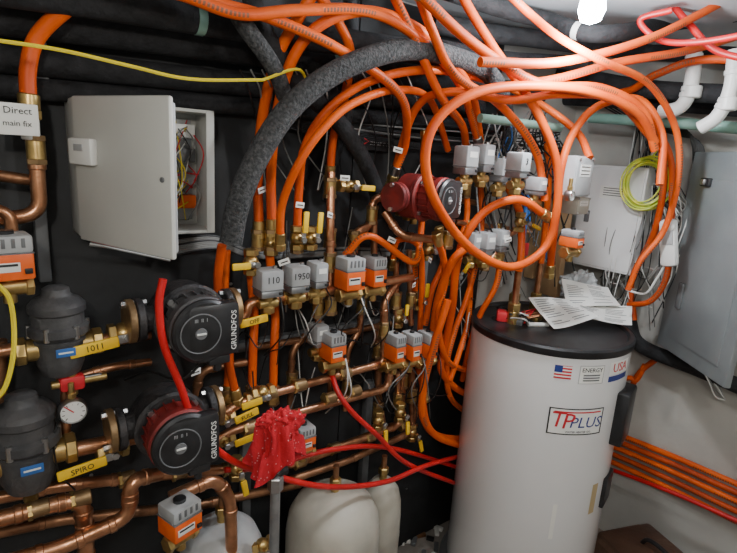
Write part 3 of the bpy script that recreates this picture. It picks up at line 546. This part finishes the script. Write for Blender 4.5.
# ------------------------------------------------------------------ expansion tanks
def exp(u,v,d,r,m):
    p=S(u,v,d); zt=p.z; b=MB(); L=zt-.1; b.lathe((p.x,p.y,.1),Z,[(r*.3,0),(r*.75,.03),(r*.97,.1),(r,.15),(r,L*.5),(r*1.015,L*.5+.005),(r*1.015,L*.5+.02),(r,L*.5+.025),(r,L-.14),(r*.95,L-.085),(r*.8,L-.04),(r*.5,L-.01),(r*.1,L)],m,48)
    b.lathe((p.x,p.y,0),Z,[(r*.8,0),(r*.8,.02),(r*.75,.025),(r*.75,.14)],m,32); b.cyl((p.x,p.y,zt-.004),(p.x,p.y,zt+.03),.014,BRS); b.hexn((p.x,p.y,zt+.02),(p.x,p.y,zt+.045),.019,BRS)
    b.tube([(p.x,p.y,zt+.04),(p.x,p.y,zt+.09)],.010,COP2); b.done('expansion_tank')
exp(335,490,.24,.155,BEIGE); exp(383,478,.2,.075,BEIGE); exp(222,520,.22,.12,GRY)
# ------------------------------------------------------------------ standpipe with red bandana
p=S(277,418,.42); b=MB(); b.cyl((p.x,p.y,0),(p.x,p.y,p.z-.01),.0125,ALU); b.cyl((p.x,p.y,0),(p.x,p.y,.02),.06,ALU,24); b.hexn((p.x,p.y,p.z-.2),(p.x,p.y,p.z-.16),.02,STL); b.cyl((p.x-.03,p.y,p.z-.15),(p.x+.03,p.y,p.z-.15),.013,IRON); b.done('stand_pipe')
b=MB(); nr,sg=34,120
for i in range(nr+1):
    t=i/nr
    for k in range(sg):
        a=2*math.pi*k/sg; nz=noise.noise(Vector((math.cos(a)*1.5,math.sin(a)*1.5,t*2.5))); nf=noise.noise(Vector((math.cos(a)*4,math.sin(a)*4,t*6+3)))
        fold=.38*math.sin(6*a+1+3*t+2*nz)+.22*math.sin(11*a+2-4*t)+.5*nz
        r=.008+.047*t**.45*(1+fold*(.3+.5*t)); zz=.012-.115*t**1.5*(1+.3*math.sin(2*a+.7)+.3*nz)+.012*nf+.01*math.sin(18*t+3*nz)*(.3+t)
        b.v.append(Vector((p.x+math.cos(a)*r*1.1,p.y+math.sin(a)*r*.9,p.z+zz)))
for i in range(nr):
    for k in range(sg):
        k2=(k+1)%sg; b.face((i*sg+k,i*sg+k2,(i+1)*sg+k2,(i+1)*sg+k),RAG)
def kn(p): return p*(1+.5*noise.noise(p*2.2)+.25*math.sin(7*math.atan2(p.y,p.x)+4*p.z)*.5)
b.ball((p.x+.01,p.y-.012,p.z+.004),.026,RAG,(1.1,.9,.8),kn,4); b.ball((p.x-.03,p.y-.01,p.z+.008),.02,RAG,(1.3,.5,.8),kn,4); b.ball((p.x+.04,p.y-.015,p.z-.012),.022,RAG,(1.2,.5,1.1),kn,4)
b.done('bandana_rag',80)
# ------------------------------------------------------------------ brown tool bag, floor clutter
q=Zp(672,528,.26); M=Euler((0,0,math.radians(-20))); c=Vector((min(q.x-.06,XB-.32),q.y-.06,0))
b=MB(); b.box(c+Z*.13,(.34,.46,.26),BROWN,M,.07); b.box(c+Z*.245,(.26,.38,.04),BROWN,M,.018); b.tube(catmull([c+M.to_matrix()@Vector((0,-.1,.25)),c+M.to_matrix()@Vector((0,-.06,.3)),c+M.to_matrix()@Vector((0,.06,.3)),c+M.to_matrix()@Vector((0,.1,.25))]),.009,BLK); b.done('leather_tool_bag')
b=MB()
for i in range(26):
    q=Zp(random.uniform(400,440),random.uniform(500,560),0); b.box((q.x,q.y,.012),(random.uniform(.03,.09),.02,.016),random.choice((WOOD,COP2,BLK,WHT,GRYD)),Euler((0,0,random.random()*3)),.003)
b.done('floor_debris')
# ------------------------------------------------------------------ lamps
def lamp(p,e,col,ss=.04):
    b=MB(); b.lathe((p.x,p.y,CEIL),-Z,[(.05,0),(.05,.015),(.03,.03),(.022,.05)],WHT,24); b.lathe((p.x,p.y,CEIL-.05),-Z,[(.016,0),(.03,.03),(.034,.055),(.025,.08),(0,.09)],BULB,24); b.done('ceiling_lamp')
    l=bpy.data.lights.new('lamp_light','POINT'); l.energy=e; l.color=col; l.shadow_soft_size=ss; o=bpy.data.objects.new('lamp_light',l); o.location=(p.x,p.y,CEIL-.2); bpy.context.scene.collection.objects.link(o)
lamp(Zp(592,8,CEIL-.1),24,(.9,.95,1)); lamp(Vector((-.25,-1.7,CEIL)),26,(1,.93,.83)); lamp(Vector((.9,-1.7,CEIL)),16,(1,.95,.87))
w=bpy.data.worlds.new('world'); bpy.context.scene.world=w; w.use_nodes=True; w.node_tree.nodes['Background'].inputs[0].default_value=(.7,.75,.8,1); w.node_tree.nodes['Background'].inputs[1].default_value=.2
